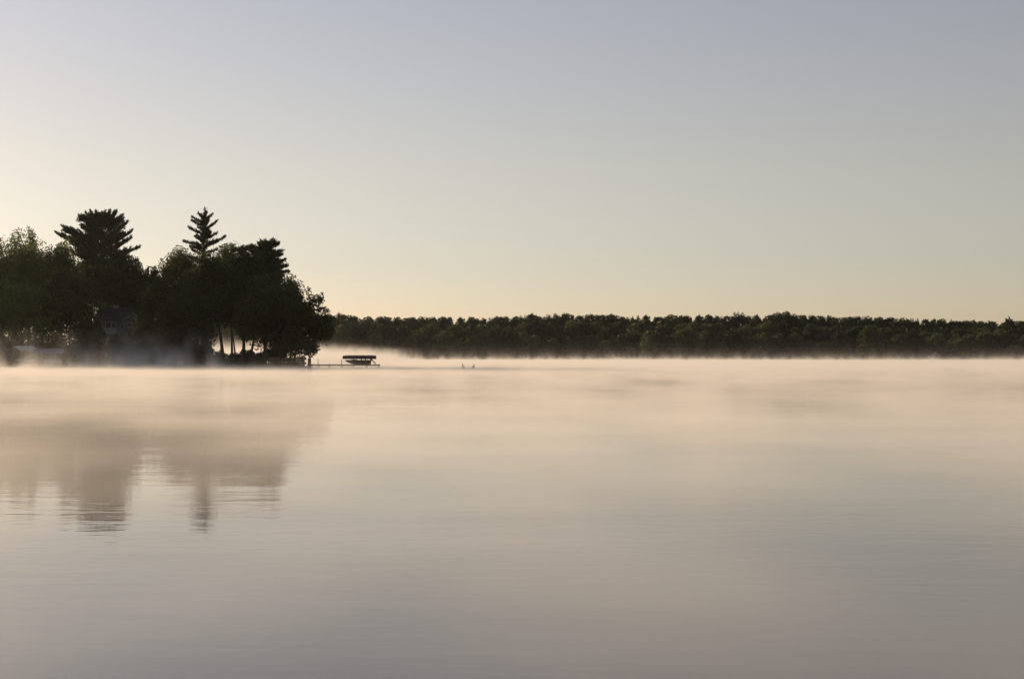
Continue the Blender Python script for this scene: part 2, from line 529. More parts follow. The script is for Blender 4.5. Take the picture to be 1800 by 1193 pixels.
# --- near wooded point: pines
big = [(452, 64, 432, 2, 1.0), (446, 58, 418, -2, 1.0), (436, 52, 404, 1, 1.0), (424, 48, 390, -1, 1.0), (414, 36, 382, 1, 1.1),
       (404, 24, 371, 0, 1.2), (400, 12, 369, 1, 1.2), (400, -8, 374, -1, 1.3), (404, -24, 376, 1, 1.3), (408, -34, 383, -1, 1.3),
       (418, -38, 398, 1, 1.2), (430, -72, 396, 1, 1.1), (440, -78, 409, -1, 1.0), (452, -60, 424, 2, 1.0), (462, 52, 446, -2, 1.0),
       (470, 60, 456, 2, .9), (466, -50, 440, -3, 1.0), (480, -40, 462, 1, .9), (486, 48, 470, -2, .9)]
big += [(402, -30, 374, 1, 1.3), (400, -18, 372, -1, 1.3), (402, -40, 378, 0, 1.2), (402, 28, 374, -1, 1.2), (404, 34, 377, 1, 1.1), (398, 2, 371, 1, 1.3), (436, -66, 402, 0, 1.2)]
big += rand_branches((392, 480), 26, 48, 46, 12, 1.15, 285)
pine('tall flat-topped white pine with upswept limbs above the house', 176, 285, 372, None, big, 0.42, lean_px=4, dens=1.45, fill=(384, 480, 30, 1500), clumps=((-30, 386, 15, 9, 480), (-14, 381, 15, 8, 480), (4, 382, 15, 9, 480), (19, 387, 12, 9, 360), (-12, 400, 28, 12, 900), (10, 416, 26, 13, 800), (-26, 424, 22, 11, 600), (0, 442, 34, 14, 900), (5, 466, 38, 14, 900), (-60, 405, 12, 5, 260), (-48, 416, 13, 6, 300)))
sp = [(430, -37, 423, 0, .8), (434, 38, 415, 0, .8), (412, -27, 399, 0, .8), (398, -22, 387, 0, .9), (404, 20, 387, 1, .7), (392, -20, 382, -1, .9),
      (420, 22, 410, 0, 1.0), (424, -18, 414, 1, .8), (388, 14, 376, 0, .9), (384, -12, 374, 0, .9), (432, 26, 422, -1, 1.0), (436, -26, 432, 1, .9)]
sp += rand_branches((378, 440), 5, 20, 34, 8, .8, 280)
sp += rand_branches((440, 500), 22, 34, 20, 8, .8, 280)
pine('slender spire-topped pine rising above the dark broadleaf crowns', 356, 280, 367, None, sp, 0.32, lean_px=4, dens=1.25, fill=(374, 440, 8, 500))
p3 = [(440, 24, 427, 0, 1.1), (436, 14, 421, 0, 1.2), (446, 28, 440, 1, 1.0), (454, 32, 447, -1, 1.0), (462, 35, 456, 0, 1.0), (472, 40, 466, 0, 1.0),
      (440, -24, 432, 0, 1.1), (448, -36, 436, 1, 1.0), (434, -8, 423, 0, 1.3), (482, 42, 476, 0, 1.0)]
p3 += rand_branches((428, 505), 18, 40, 60, 6, 1.2, 276)
pine('round-topped pine with layered right edge near the tip of the point', 466, 276, 420, None, p3, 0.33, dens=1.6, fill=(430, 496, 27, 2200), clumps=((0, 429, 17, 7, 480), (-20, 437, 18, 8, 420), (0, 446, 28, 11, 800), (5, 466, 32, 12, 800), (5, 490, 36, 13, 800), (-40, 442, 13, 7, 320)))

# --- near wooded point: broadleaf trees
near = [
    # label, px, Y, top, hw, bottom, kwargs
    ('hazy green broadleaf tree cut by the left edge of the picture', -22, 268, 428, 62, 600, dict(leaf='leaf_light', dens=1.0)),
    ('tall broadleaf tree with a small twiggy top, left of the big pine', 50, 272, 418, 56, 590, dict(leaf='leaf_light', dens=1.1)),
    ('rounded broadleaf tree filling the gap under the big pine', 108, 276, 428, 42, 575, dict(leaf='leaf_light', dens=1.0)),
    ('low spreading broadleaf tree at the far left shore', 22, 264, 480, 72, 615, dict(leaf='leaf_light', dens=1.1)),
    ('dense broadleaf tree in front of the big pine trunk', 122, 267, 478, 52, 612, dict(dens=1.1)),
    ('dark broadleaf tree right of the big pine above the house', 226, 292, 452, 36, 545, dict(dens=1.0)),
    ('small dark broadleaf tree in the dip between the two groups', 262, 286, 470, 26, 560, dict(dens=1.0)),
    ('yellow-green broadleaf tree left of the spire-topped pine', 318, 283, 440, 40, 545, dict(leaf='leaf_light', dens=1.0)),
    ('dark broadleaf tree beside the house gable', 288, 275, 488, 46, 625, dict(dens=1.1, trunk_r=.3)),
    ('broadleaf tree under the spire-topped pine with a leaning trunk', 362, 274, 448, 52, 572, dict(dens=1.1, trunk_px=393, trunk_r=.38, lean=1.0)),
    ('low dark broadleaf tree left of the gap in the trunks', 336, 270, 505, 42, 628, dict(dens=1.2, trunk_px=352)),
    ('broadleaf tree between the spire-topped pine and the round-topped pine', 404, 280, 430, 36, 560, dict(leaf='leaf_light', dens=1.0, trunk_px=408, trunk_r=.25)),
    ('broadleaf tree left of the round-topped pine', 432, 272, 439, 36, 578, dict(dens=1.1, trunk_px=428, trunk_r=.4)),
    ('big dark broadleaf tree below the round-topped pine', 462, 268, 488, 46, 604, dict(dens=1.2, trunk_px=438, trunk_r=.33)),
    ('dark broadleaf tree on the right slope of the point', 498, 272, 482, 40, 612, dict(dens=1.2, trunk_px=455, trunk_r=.27)),
    ('low dark broadleaf tree hanging over the timber wall', 512, 267, 518, 46, 625, dict(dens=1.2, trunk_px=486, trunk_r=.25)),
    ('open-crowned broadleaf tree at the right edge of the point', 551, 270, 506, 21, 575, dict(dens=.55, trunk_px=508, trunk_r=.22, lumps=24, lump_r=.26, inner=.6)),
    ('low overhanging broadleaf tree reaching farthest right over the water', 561, 268, 540, 27, 602, dict(dens=.9, trunk_px=514, trunk_r=.2, lumps=40)),
    ('thin broadleaf tree standing behind the leaning trunk', 388, 284, 470, 40, 566, dict(dens=1.0, trunk_px=415, trunk_r=.2)),
    ('leafy tree hiding the middle of the big pine trunk', 172, 279, 462, 44, 536, dict(dens=1.0, trunk_px=150)),
    ('broadleaf tree between the big pine and the house roof', 214, 289, 478, 40, 540, dict(dens=.9, trunk_px=240)),
    ('small dense tree standing before the right wing of the house', 250, 270, 572, 32, 632, dict(dens=1.1, trunk_r=.15)),
    ('small dense tree standing before the left end of the house', 158, 268, 566, 26, 628, dict(dens=1.1, trunk_r=.15)),
    ('broadleaf tree behind the house roof', 196, 300, 476, 46, 552, dict(dens=.8, leaf='leaf_light', trunk_px=190)),
]
for (lb, px, Y, top, hw, bot, kw) in near:
    broadleaf(lb, px, Y, top, hw, bot, **kw)
broadleaf('twiggy young tree top poking above the left crowns', 52, 280, 399, 13, 470, dens=.5, leaf='leaf_light', lumps=16, lump_r=.34, trunk_r=.15)

def shrub(label, px, Y, top, hw, bot=642, leaf='leaf', dens=1.0, size=.2, group=None, name='shrub'):
    x = (px - 900) / FPX * Y
    g = hz(x, Y)
    t = empty(name, (x, Y, g))
    tag(t, label, 'shrub', group)
    H = at(px, top, Y).z - g
    rx = hw / FPX * Y
    P, T, B = crown_points(rx, rx * .8, H * .62, 22, int(70 * dens), .34, .5)
    P[:, 2] += H * .45
    P = P[P[:, 2] > 0.02]; T = T[:len(P)]
    link('foliage', leaf_mesh('foliage', P, size * (.6 + .8 * rng.random(len(P))), .55, T), M[leaf], t)
    mb = MB()
    for k in range(5):
        q = B[k]; mb.tube([(0, 0, -.1), (q[0] * .4, q[1] * .4, H * .3), (q[0], q[1], q[2] + H * .45)], [.05, .035, .012], 5)
    mb.build('stem', M['bark'], t)
    return t
SH = 'shrubs along the near shore'
k = 0
for px in list(range(-30, 470, 21)):
    pxx = px + rng.uniform(-6, 6)
    if 175 < pxx < 222 or 300 < pxx < 326: continue
    Y = 264 + rng.uniform(0, 4) - (3 if pxx < 150 else 0)
    shrub('dark leafy shrub in the row at the foot of the shore trees', pxx, Y, rng.uniform(614, 626) if pxx > 330 else (rng.uniform(584, 606) if pxx < 185 else rng.uniform(600, 618)), rng.uniform(12, 18), group=SH)
for px, Y, tp_ in ((284, 269, 596), (302, 270, 598), (322, 270, 600), (344, 271, 602), (360, 272, 606), (478, 271, 613), (492, 271, 614)):
    shrub('dark leafy shrub in the row at the foot of the shore trees', px, Y, tp_, 14, group=SH)
shrub('wide dark shrub below the porch of the house', 214, 268, 592, 17, name='shrub')
shrub('dark blue-green upright evergreen shrub at the waterside below the house', 199, 262.5, 594, 11, leaf='juniper', dens=2.2, size=.16, name='evergreen_shrub')

# ------------------------------------------------------------------ far shore wood
SKY = [(-400, 558), (380, 557), (580, 556), (640, 556), (700, 560), (770, 557), (850, 560), (960, 555), (1060, 553), (1150, 557), (1260, 556),
       (1370, 552), (1450, 557), (1530, 558), (1600, 562), (1700, 565), (1760, 567), (1800, 565), (2200, 566)]
def skyline(px): return float(np.interp(px, [a for a, _ in SKY], [b_ for _, b_ in SKY]))

def far_variant(k):
    P, T, B = crown_points(1, 1, 1, 110, 30, .22, .90)
    sz = 0.075 * (0.6 + .8 * rng.random(len(P)))
    me = leaf_mesh('crown', P, sz, .7, T)
    return me
FAR = [far_variant(k) for k in range(9)]
for f_ in FAR: f_.materials.append(M['far_leaf'])
FARL = []
for k in range(3):
    c_ = FAR[k].copy(); c_.materials.clear(); c_.materials.append(M['far_leaf_light']); FARL.append(c_)
mb = MB(); mb.tube([(0, 0, 0), (0.01, 0, .5), (0, 0.01, 1)], [.045, .035, .012], 6)
for a in range(4):
    mb.tube([(0, 0, .55), (.12 * math.cos(a * 1.6), .12 * math.sin(a * 1.6), .85)], [.016, .006], 4)
tmp = mb.build('trunk', M['bark']); FTR = tmp.data; bpy.data.objects.remove(tmp)

def far_tree(px, Y, top, w, crown_h, label, group, light=False, name='far_tree'):
    x = (px - 900) / FPX * Y
    g = hz(x, Y)
    zt = at(px, top, Y).z
    t = empty(name, (x, Y, g))
    tag(t, label, 'tree', group)
    H = zt - g
    ch = min(crown_h, H - .3)
    c = link('crown', random.choice(FARL if light else FAR), None, t, (0, 0, H - ch / 2))
    c.scale = (w, w * .9, ch / 2 * 1.04); c.rotation_euler = (0, 0, random.random() * 6.28)
    k = link('trunk', FTR, None, t, (0, 0, -.2)); k.scale = (5.5, 5.5, max(1.0, H * .85))
    return t

G0, G1, G2 = 'trees on the skyline of the far wood', 'trees in the middle of the far wood', 'trees along the far waterline'
def yfar(px):
    Y = 775.0
    for _ in range(6): Y = float(far_shore(np.array((px - 900) / FPX * Y)))
    return Y
px = -170.0
while px < 1990:
    if px > 372 - 0 or px < 0 or True:
        hidden = px < 555 and not 360 < px < 470
        if not hidden:
            far_tree(px, yfar(px) + 62 + rng.uniform(-5, 5), skyline(px) + (rng.normal() * 1.1 + 1.0 if rng.random() > .08 else -rng.uniform(2, 4)), rng.uniform(3.8, 7.0), rng.uniform(11, 15),
                     'rounded broadleaf tree whose top forms the far skyline', G0)
    px += rng.uniform(10, 22)
px = 370.0
while px < 1950:
    if not (470 < px < 545):
        far_tree(px, yfar(px) + 34 + rng.uniform(-6, 6), skyline(px) + rng.uniform(9, 24), rng.uniform(4.6, 7.2), rng.uniform(11, 14),
                 'dark broadleaf tree halfway up the far wood', G1)
    px += rng.uniform(17, 30)
px = 370.0
while px < 1950:
    if not (470 < px < 540):
        far_tree(px, yfar(px) + 9 + rng.uniform(-3, 4), rng.uniform(582, 602), rng.uniform(4.4, 7.0), rng.uniform(10, 13),
                 'dark broadleaf tree at the far waterline', G2)
    px += rng.uniform(17, 30)
for (px_, top, w, lb) in [(1140, 584, 5.5, 'pale green broadleaf tree at the far waterline, left one of a light pair'),
                          (1210, 578, 6.2, 'larger pale green broadleaf tree of the light pair at the far waterline'),
                          (1345, 588, 5.5, 'pale misty broadleaf tree in the far wood right of centre'),
                          (1530, 574, 7.0, 'big rounded broadleaf tree in the far wood left of the grey shed'),
                          (1682, 596, 7.0, 'rounded olive-green tree right of the grey shed roof'),
                          (1786, 607, 5.5, 'low yellow-green tree at the right edge of the far shore')]:
    far_tree(px_, yfar(px_) + 3, top, w, 14, lb, None, light=True)
fb = rand_branches((559, 622), 6, 24, 80, 2, 1.2, 760)
pine('dark conifer with a pointed top at the right end of the far skyline', 1774, yfar(1774) + 40, 557, None, fb, .3, tuft=.75, dens=.45, fill=(566, 622, 11, 500), name='conifer_tree')

# understory that closes the wood behind the trees: nobody could count it
n = 40000
pxs = rng.uniform(330, 1990, n)
Ys = np.array([775.0] * n); xs = (pxs - 900) / FPX * Ys
fs = far_shore(xs); dep = rng.uniform(2, 66, n)
Ys = fs + dep; xs = (pxs - 900) / FPX * Ys
zs = height(xs, Ys) + rng.random(n) ** 1.0 * (5 + 8 * sstep(5, 40, dep))
me = leaf_mesh('forest', np.stack([xs, Ys, zs], 1), .75 * (.6 + .8 * rng.random(n)), .7, rng.random(n) * .6)
tag(link('forest', me, M['far_leaf']), 'dark undergrowth filling the wood along the far shore', 'undergrowth', kind='stuff')

# far shed
Y = yfar(1642) - 0.0 + 5
c = at(1642, 632, Y); g = hz(c.x, Y)
t = tag(empty('shed', (c.x, Y, g)), 'small grey gable-roofed shed half hidden at the far waterline', 'shed')
ez = at(0, 627, Y).z - g; rz_ = at(0, 619.5, Y).z - g
mb = MB(); mb.prism([(-3.6, -2.5, -.3), (3.6, -2.5, -.3), (3.6, -2.5, ez), (0, -2.5, rz_ - .15), (-3.6, -2.5, ez)], (0, 6, 0)); mb.build('wall', M['shed_grey'], t)
mb = MB()
for s in (-1, 1):
    mb.prism([(0, -2.9, rz_ + .1), (s * 4.2, -2.9, ez - .2), (s * 4.2, -2.9, ez - .02), (0, -2.9, rz_ + .28)], (0, 6.8, 0))
mb.build('roof', M['shed_grey'], t)
mb = MB(); mb.box((0, -2.53, ez * .45), (1.6, .06, ez * .8)); mb.build('door', M['wood'], t)

# ------------------------------------------------------------------ house on the point
HY = 283.0
def hp(px, py): 
    p = at(px, py, HY); return p.x, p.z
x0, zr = hp(166, 541); x1, ze = hp(262, 563); xm, _ = hp(222, 0); _, zb = hp(0, 601)
g = hz((x0 + x1) / 2, HY)
hs = tag(empty('house', ((x0 + x1) / 2, HY, g)), 'blue-grey lakeside house with gabled roof and white-framed windows among the trees', 'house')
ox, oz = (x0 + x1) / 2, g
def Q(px, py, dy=0): 
    x, z = hp(px, py); return Vector((x - ox, dy, z - oz))
a = Q(168, 563); bq = Q(224, 600)
rg = Q(165, 541)
MB().prism([(a.x, 0, -.6), (a.x, 7, -.6), (a.x, 7, a.z - .1), (a.x, 3.5, rg.z - .25), (a.x, 0, a.z - .1)], (Q(228, 0).x - a.x, 0, 0)).build('wall', M['siding'], hs)
MB().box(((Q(228, 0).x + Q(262, 0).x) / 2, 4.9, (a.z - .8) / 2), (Q(262, 0).x - Q(228, 0).x, 3.2, a.z + .4)).build('wall', M['siding'], hs)
# clapboards are under two pixels: left to the siding colour; main roof slopes to the lake
mb = MB(); e = Q(165, 562.5, -.5); rr = Q(165, 541, 3.5); w = Q(232, 0).x - e.x
mb.prism([(e.x, -.55, e.z - .12), (e.x, 3.5, rr.z), (e.x, 7.6, e.z), (e.x, 7.6, e.z + .18), (e.x, 3.5, rr.z + .2), (e.x, -.55, e.z + .18)], (w, 0, 0))
roof = mb.build('roof', M['shingle'], hs)
ch = Q(196, 537)
MB().box((ch.x, 3.6, rr.z + .3), (.7, .7, 1.6)).build('chimney', M['stone'], roof)
# cross gable wing
ap = Q(238, 551); l_ = Q(222, 563); r_ = Q(262, 566)
mb = MB(); mb.prism([(l_.x, -1.2, -.5), (r_.x, -1.2, -.5), (r_.x, -1.2, r_.z), (ap.x, -1.2, ap.z), (l_.x, -1.2, l_.z)], (0, 4.5, 0)); mb.build('gable_wing', M['siding'], hs)
mb = MB()
for q in (l_, r_):
    s = 1 if q is r_ else -1
    mb.prism([(ap.x, -1.6, ap.z + .03), (q.x + s * .5, -1.6, q.z - .2), (q.x + s * .5, -1.6, q.z), (ap.x, -1.6, ap.z + .25)], (0, 5, 0))
gr = mb.build('gable_roof', M['shingle'], hs)
mb = MB()
for q in (l_, r_):
    s = 1 if q is r_ else -1
    mb.prism([(ap.x, -1.66, ap.z - .1), (q.x + s * .5, -1.66, q.z - .33), (q.x + s * .5, -1.66, q.z - .1), (ap.x, -1.66, ap.z + .13)], (0, .05, 0))
mb.build('bargeboard', M['trim'], gr)
def window(pxa, pya, pxb, pyb, dy):
    p = Q(pxa, pya); q = Q(pxb, pyb)
    cx, cz, w_, h_ = (p.x + q.x) / 2, (p.z + q.z) / 2, q.x - p.x, p.z - q.z
    wn_ = MB().box((cx, dy - .02, cz), (w_, .05, h_)).build('window', M['glass'], hs)
    mb = MB()
    for s in (-1, 1):
        mb.box((cx + s * w_ / 2, dy - .06, cz), (.16, .09, h_ + .3)); mb.box((cx, dy - .055, cz + s * h_ / 2), (w_, .08, .16))
    mb.box((cx, dy - .05, cz), (.09, .06, h_)); mb.build('frame', M['trim'], wn_)
    MB().box((cx, dy - .1, cz - h_ / 2 - .12), (w_ + .5, .22, .08)).build('sill', M['trim'], wn_)
window(186, 567, 195, 576, -.0); window(196.5, 567, 204, 576, -.0); window(228, 567, 234, 575, -1.2); window(239, 567, 246, 575, -1.2)
window(212, 568, 218, 578, 0)
p = Q(184, 577); q = Q(205, 586)
MB().box(((p.x + q.x) / 2, -.05, (p.z + q.z) / 2), (q.x - p.x, .08, (p.z - q.z) * .9)).build('panel', M['trim'], hs)
dk = Q(200, 587)
mb = MB(); mb.box(((Q(180, 0).x + Q(224, 0).x) / 2, -1.7, dk.z), (Q(224, 0).x - Q(180, 0).x, 3.2, .18)); deck = mb.build('porch_deck', M['wood'], hs)
for pxp in (181, 205, 222):
    MB().box((Q(pxp, 0).x, -3.1, dk.z / 2 - .2), (.16, .16, dk.z + .2)).build('post', M['trim'], deck)
mb = MB()
mb.box(((Q(180, 0).x + Q(224, 0).x) / 2, -3.2, dk.z + 1.0), (Q(224, 0).x - Q(180, 0).x, .07, .08))
for i in range(22):
    mb.box((Q(180, 0).x + i * (Q(224, 0).x - Q(180, 0).x) / 21, -3.2, dk.z + .53), (.045, .045, .86))
mb.build('railing', M['trim'], deck)

# ------------------------------------------------------------------ boats, lifts, dock
def hull_mesh(Lh, beam, depth):
    """bow towards -X, keel at z=0, gunwale at z=depth"""
    secs = []
    for f in np.linspace(0, 1, 13):
        x = -Lh / 2 + f * Lh
        wb = beam / 2 * (1 - (1 - min(1, f / .55)) ** 2.2) if f < .55 else beam / 2 * (1 - .08 * (f - .55) / .45)
        wb = max(wb, .02)
        kz = depth * (1 - min(1, f / .36)) ** 1.7 * .92
        gz = depth * (1 + .02 * (1 - f) ** 2)
        ch = kz + (gz - kz) * .42
        inn = max(wb - .09, .005); fl = kz + (gz - kz) * .3
        secs.append([(x, -wb, gz), (x, -wb * .86, ch), (x, 0, kz), (x, wb * .86, ch), (x, wb, gz), (x, inn, gz), (x, inn * .8, max(fl, kz + .04)), (x, -inn * .8, max(fl, kz + .04)), (x, -inn, gz)])
    return MB().loft(secs, close=True)

def make_boat(label, loc, Lh, beam, depth, hullmat, rz=0.0, motor_tilt=0.75):
    t = tag(empty('motorboat', loc, rz), label, 'boat')
    h = hull_mesh(Lh, beam, depth).build('hull', hullmat, t, smooth=False)
    mb = MB(); pts = []
    for f in np.linspace(0.0, 1, 13):
        wb = beam / 2 * (1 - (1 - min(1, f / .55)) ** 2.2) if f < .55 else beam / 2 * (1 - .08 * (f - .55) / .45)
        pts.append((-Lh / 2 + f * Lh, max(wb, .02) + .02, depth * (1 + .02 * (1 - f) ** 2) - .05))
    mb.tube(pts, .035, 6); mb.tube([(a_, -b_, c_) for a_, b_, c_ in pts], .035, 6)
    mb.build('rub_rail', M['black'], h)
    # console with windscreen
    mb = MB(); mb.box((-.55, 0, depth * .75), (.7, beam * .72, depth * .75), bevel=.04); con = mb.build('console', hullmat, t)
    MB().prism([(-.85, -beam * .36, depth * 1.1), (-.62, -beam * .36, depth * 1.1 + .38), (-.58, -beam * .36, depth * 1.1 + .38), (-.80, -beam * .36, depth * 1.1)], (0, beam * .72, 0)).build('windscreen', M['glass'], con)
    MB().tube([(-.35 + .02 * math.cos(0), .16 * math.cos(a_) + .25, depth * 1.12 + .16 * math.sin(a_)) for a_ in np.linspace(0, 2 * math.pi, 13)], .018, 5, cap=False).build('steering_wheel', M['black'], con)
    for xs_ in (.45, 1.15):
        mb = MB(); mb.box((xs_, 0, depth * .62), (.5, beam * .62, .16), bevel=.04); st = mb.build('seat', M['vinyl'], t)
        MB().box((xs_ + .26, 0, depth * .62 + .33), (.12, beam * .62, .5), bevel=.03).build('backrest', M['vinyl'], st)
    # outboard motor, tilted up out of the water
    mo = MB().box((Lh / 2 + .05, 0, depth * .86), (.16, .3, .36), bevel=.03).build('outboard_motor', M['black'], t)
    R = Matrix.Rotation(-motor_tilt, 3, 'Y')
    pv = Vector((Lh / 2 + .14, 0, depth * .95))
    def rp(v): return pv + R @ Vector(v)
    mb = MB(); mb.ball(rp((.12, 0, .30)), (.26, .19, .30), 2, R); mb.build('cowling', M['black'], mo, smooth=True)
    mb = MB(); mb.tube([rp((.1, 0, .1)), rp((.1, 0, -.75))], [.12, .07], 8); mb.box(rp((.16, 0, -.5)), (.4, .22, .03), R)
    mb.ball(rp((.12, 0, -.74)), (.26, .07, .07), 1, R); mb.box(rp((.08, 0, -.92)), (.18, .03, .3), R); mb.build('lower_unit', M['black'], mo)
    mb = MB()
    for k_ in range(3):
        a_ = k_ * 2.094
        mb.box(rp((.40, .09 * math.cos(a_), -.74 + .09 * math.sin(a_))), (.03, .10, .10), R @ Matrix.Rotation(a_, 3, 'X'))
    mb.build('propeller', M['metal'], mo)
    return t

def make_lift(label, loc, Lc, wd, zc0, zc1, covermat, peaked, bunk_z, rz=0.0, cover_dx=0.0):
    """Boat lift: four legs, beams, two bunks and a fabric canopy. z values are above the water."""
    t = tag(empty('boat_lift', loc, rz), label, 'boat lift')
    for sx in (-1, 1):
        for sy in (-1, 1):
            MB().box((sx * Lc * .22, sy * wd / 2, (zc0 - 1.6) / 2 + .0), (.085, .085, zc0 + 1.6)).build('leg', M['metal'], t)
    for sx in (-1, 1):
        MB().box((sx * Lc * .22, 0, bunk_z - .2), (.1, wd, .14)).build('crossbeam', M['metal'], t)
    for sy in (-1, 1):
        MB().box((0, sy * .45, bunk_z - .06), (Lc * .62, .12, .12)).build('bunk', M['timber'], t)
        MB().box((cover_dx, sy * wd / 2, zc0 + .05), (Lc * .94, .06, .06)).build('canopy_rail', M['metal'], t)
    mb = MB(); n_ = 9; secs = []
    hw = wd / 2 + .18
    for f in np.linspace(0, 1, 15):
        x = cover_dx - Lc / 2 + f * Lc
        e_ = 1 - .10 * (abs(2 * f - 1) ** 6)
        sag = -.025 * abs(math.sin(f * math.pi * 5))
        prof = []
        for y_ in np.linspace(-1, 1, n_):
            hz_ = (1 - abs(y_)) * peaked + (1 - y_ * y_) * .10
            prof.append((x, y_ * hw, (zc1 - zc0) * e_ + zc0 - peaked - .10 + hz_ + sag))
        prof = [(x, -hw - .02, zc0 + .015 * math.sin(f * 40))] + prof + [(x, hw + .02, zc0 + .015 * math.sin(f * 37 + 1))]
        prof += [(x, hw - .02, zc0 + .02)] + [(a_, b_ * .97, c_ - .04) for a_, b_, c_ in prof[-2:0:-1]] + [(x, -hw + .02, zc0 + .02)]
        secs.append(prof)
    mb.loft(secs, close=True, cap=True)
    mb.build('canopy', covermat, t)
    MB().tube([(Lc * .22, wd / 2 + .12, bunk_z + .9 + 0.0), (Lc * .22, wd / 2 + .2, bunk_z + .9)], .03, 6).build('winch_axle', M['metal'], t)
    mb = MB(); c_ = Vector((-Lc * .22, -wd / 2 - .1, min(zc0 - .35, bunk_z + .7)))
    mb.tube([c_ + Vector((.28 * math.cos(a_), 0, .28 * math.sin(a_))) for a_ in np.linspace(0, 2 * math.pi, 17)], .018, 5, cap=False)
    for k_ in range(3):
        a_ = k_ * math.pi / 3; d_ = Vector((.28 * math.cos(a_), 0, .28 * math.sin(a_))); mb.tube([c_ - d_, c_ + d_], .012, 5)
    mb.build('winch_wheel', M['metal'], t)
    return t

BY = 270.0
cz = lambda py: at(0, py, BY).z
bx = lambda px: at(px, 0, BY).x
Lc = bx(660.5) - bx(604)
bkeel = cz(640.3)
make_lift('dark canopied boat lift standing in the misty lake beside the dock end', (bx(632), BY, 0), Lc, 2.5, cz(630.8), cz(623.8), M['canopy_dark'], .12, bkeel, cover_dx=0)
make_boat('brown motorboat with its bow to the left, raised under the dark canopy', (bx(629), BY, bkeel), bx(651.5) - bx(606), 1.9, cz(632.6) - bkeel, M['hull'])
# far left canopied boats in the mist
LY = 254.0
make_lift('pale grey peaked boat lift canopy in the mist at far left', (at(42, 0, LY).x, LY, 0), 5.4, 2.7, at(0, 617, LY).z, at(0, 607.5, LY).z, M['canopy_grey'], .75, .9, rz=1.25)
make_boat('white motorboat under the pale peaked canopy at far left', (at(42, 0, LY).x, LY, .9), 4.8, 1.9, .75, M['hull_white'], rz=1.25)
make_lift('blue-violet boat lift canopy in the mist left of the juniper', (at(82, 0, LY).x, LY + 1, 0), 5.2, 2.5, at(0, 621, LY).z, at(0, 612.5, LY).z, M['canopy_blue'], .25, .75, rz=.35)
make_boat('white motorboat under the blue-violet canopy at far left', (at(82, 0, LY).x, LY + 1, .75), 4.6, 1.8, .7, M['hull_white'], rz=.35)

# dock running out from the point
DYK = 267.2
dx = lambda px: at(px, 0, DYK).x
dz = at(0, 640.6, DYK).z
dock = tag(empty('dock', (dx(546), DYK, 0)), 'low narrow wooden dock running from the point to the boat lift', 'dock')
sec = (dx(668) - dx(540)) / 5
dk_me = None
for i in range(5):
    x_ = dx(540) - dx(546) + (i + .5) * sec
    d_ = MB().box((x_, 0, dz - .03), (sec - .03, 1.2, .07)).build('deck_section', M['wood'], dock)
    mb = MB()
    n_ = int(sec / .16)
    for j in range(n_):
        mb.box((x_ - sec / 2 + (j + .5) * sec / n_, 0, dz + .022 + .003 * (j % 3)), (sec / n_ - .015, 1.24, .03))
    pl = mb.build('plank', M['wood'], d_); pl['kind'] = 'stuff'
    for s in (-1, 1):
        MB().box((x_, s * .56, dz - .15), (sec - .05, .05, .16)).build('stringer', M['timber'], d_)
for i, pxp in enumerate((548, 560, 579, 601, 622, 645, 666)):
    for s in (-1, 1):
        tp = at(0, 630.5 if (pxp in (560,) and s < 0) else (631.5 if pxp == 601 and s < 0 else 639.6), DYK).z
        MB().tube([(dx(pxp) - dx(546), s * .63, -1.7), (dx(pxp) - dx(546), s * .63, tp)], .055 if tp < 1 else .05, 8).build('post', M['timber'], dock)
# short hand rail by the lift
mb = MB(); a_ = dx(601) - dx(546); b_ = dx(612) - dx(546); zr_ = at(0, 636.2, DYK).z
mb.tube([(a_, -.63, zr_), (b_, -.63, zr_ - .02)], .03, 6); mb.tube([(b_, -.63, dz), (b_, -.63, zr_)], .03, 6)
mb.build('handrail', M['metal'], dock)

# timber wall at the tip of the point
WYY = 265.6
wx = lambda px: at(px, 0, WYY).x
wall = tag(empty('timber_wall', (wx(505), WYY, 0)), 'low dark timber retaining wall at the tip of the wooded point', 'wall')
zt, zb = at(0, 628.5, WYY).z, -.6
nr = 6; hh = (zt - zb) / nr
bm0 = None
L_ = (wx(537) - wx(474))
for i in range(nr):
    for j in range(3):
        l1 = L_ / 3
        MB().box((wx(474) - wx(505) + (j + .5) * l1 + (.18 if i % 2 else -.12), rng.uniform(-.025, .025), zb + (i + .5) * hh), (l1 - .03, .24, hh - .025), bevel=.015).build('timber', M['timber'], wall)
for k_ in range(5):
    MB().box((wx(474) - wx(505) + .4 + k_ * (L_ - .8) / 4, -.2, (zb + zt - .1) / 2), (.16, .14, zt - zb - .1)).build('post', M['timber'], wall)
cap = MB().box((0 + (wx(474) + wx(537)) / 2 - wx(505), .02, zt + .035), (L_ + .2, .36, .06)).build('cap_board', M['wood'], wall)
pile = tag(empty('mooring_block', (wx(543.5), WYY + .3, 0)), 'short stout mooring post block standing at the shore end of the dock', 'post')
MB().box((0, 0, (at(0, 630, WYY).z - 1.2) / 2), (.55, .5, at(0, 630, WYY).z + 1.2), bevel=.05).build('block', M['timber'], pile)
MB().box((.02, 0, at(0, 629.6, WYY).z), (.64, .58, .07)).build('cap', M['wood'], pile)
for k_ in (-1, 1):
    MB().tube([(k_ * .12, -.27, at(0, 634, WYY).z), (k_ * .12, -.36, at(0, 633, WYY).z)], .03, 6).build('cleat', M['metal'], pile)

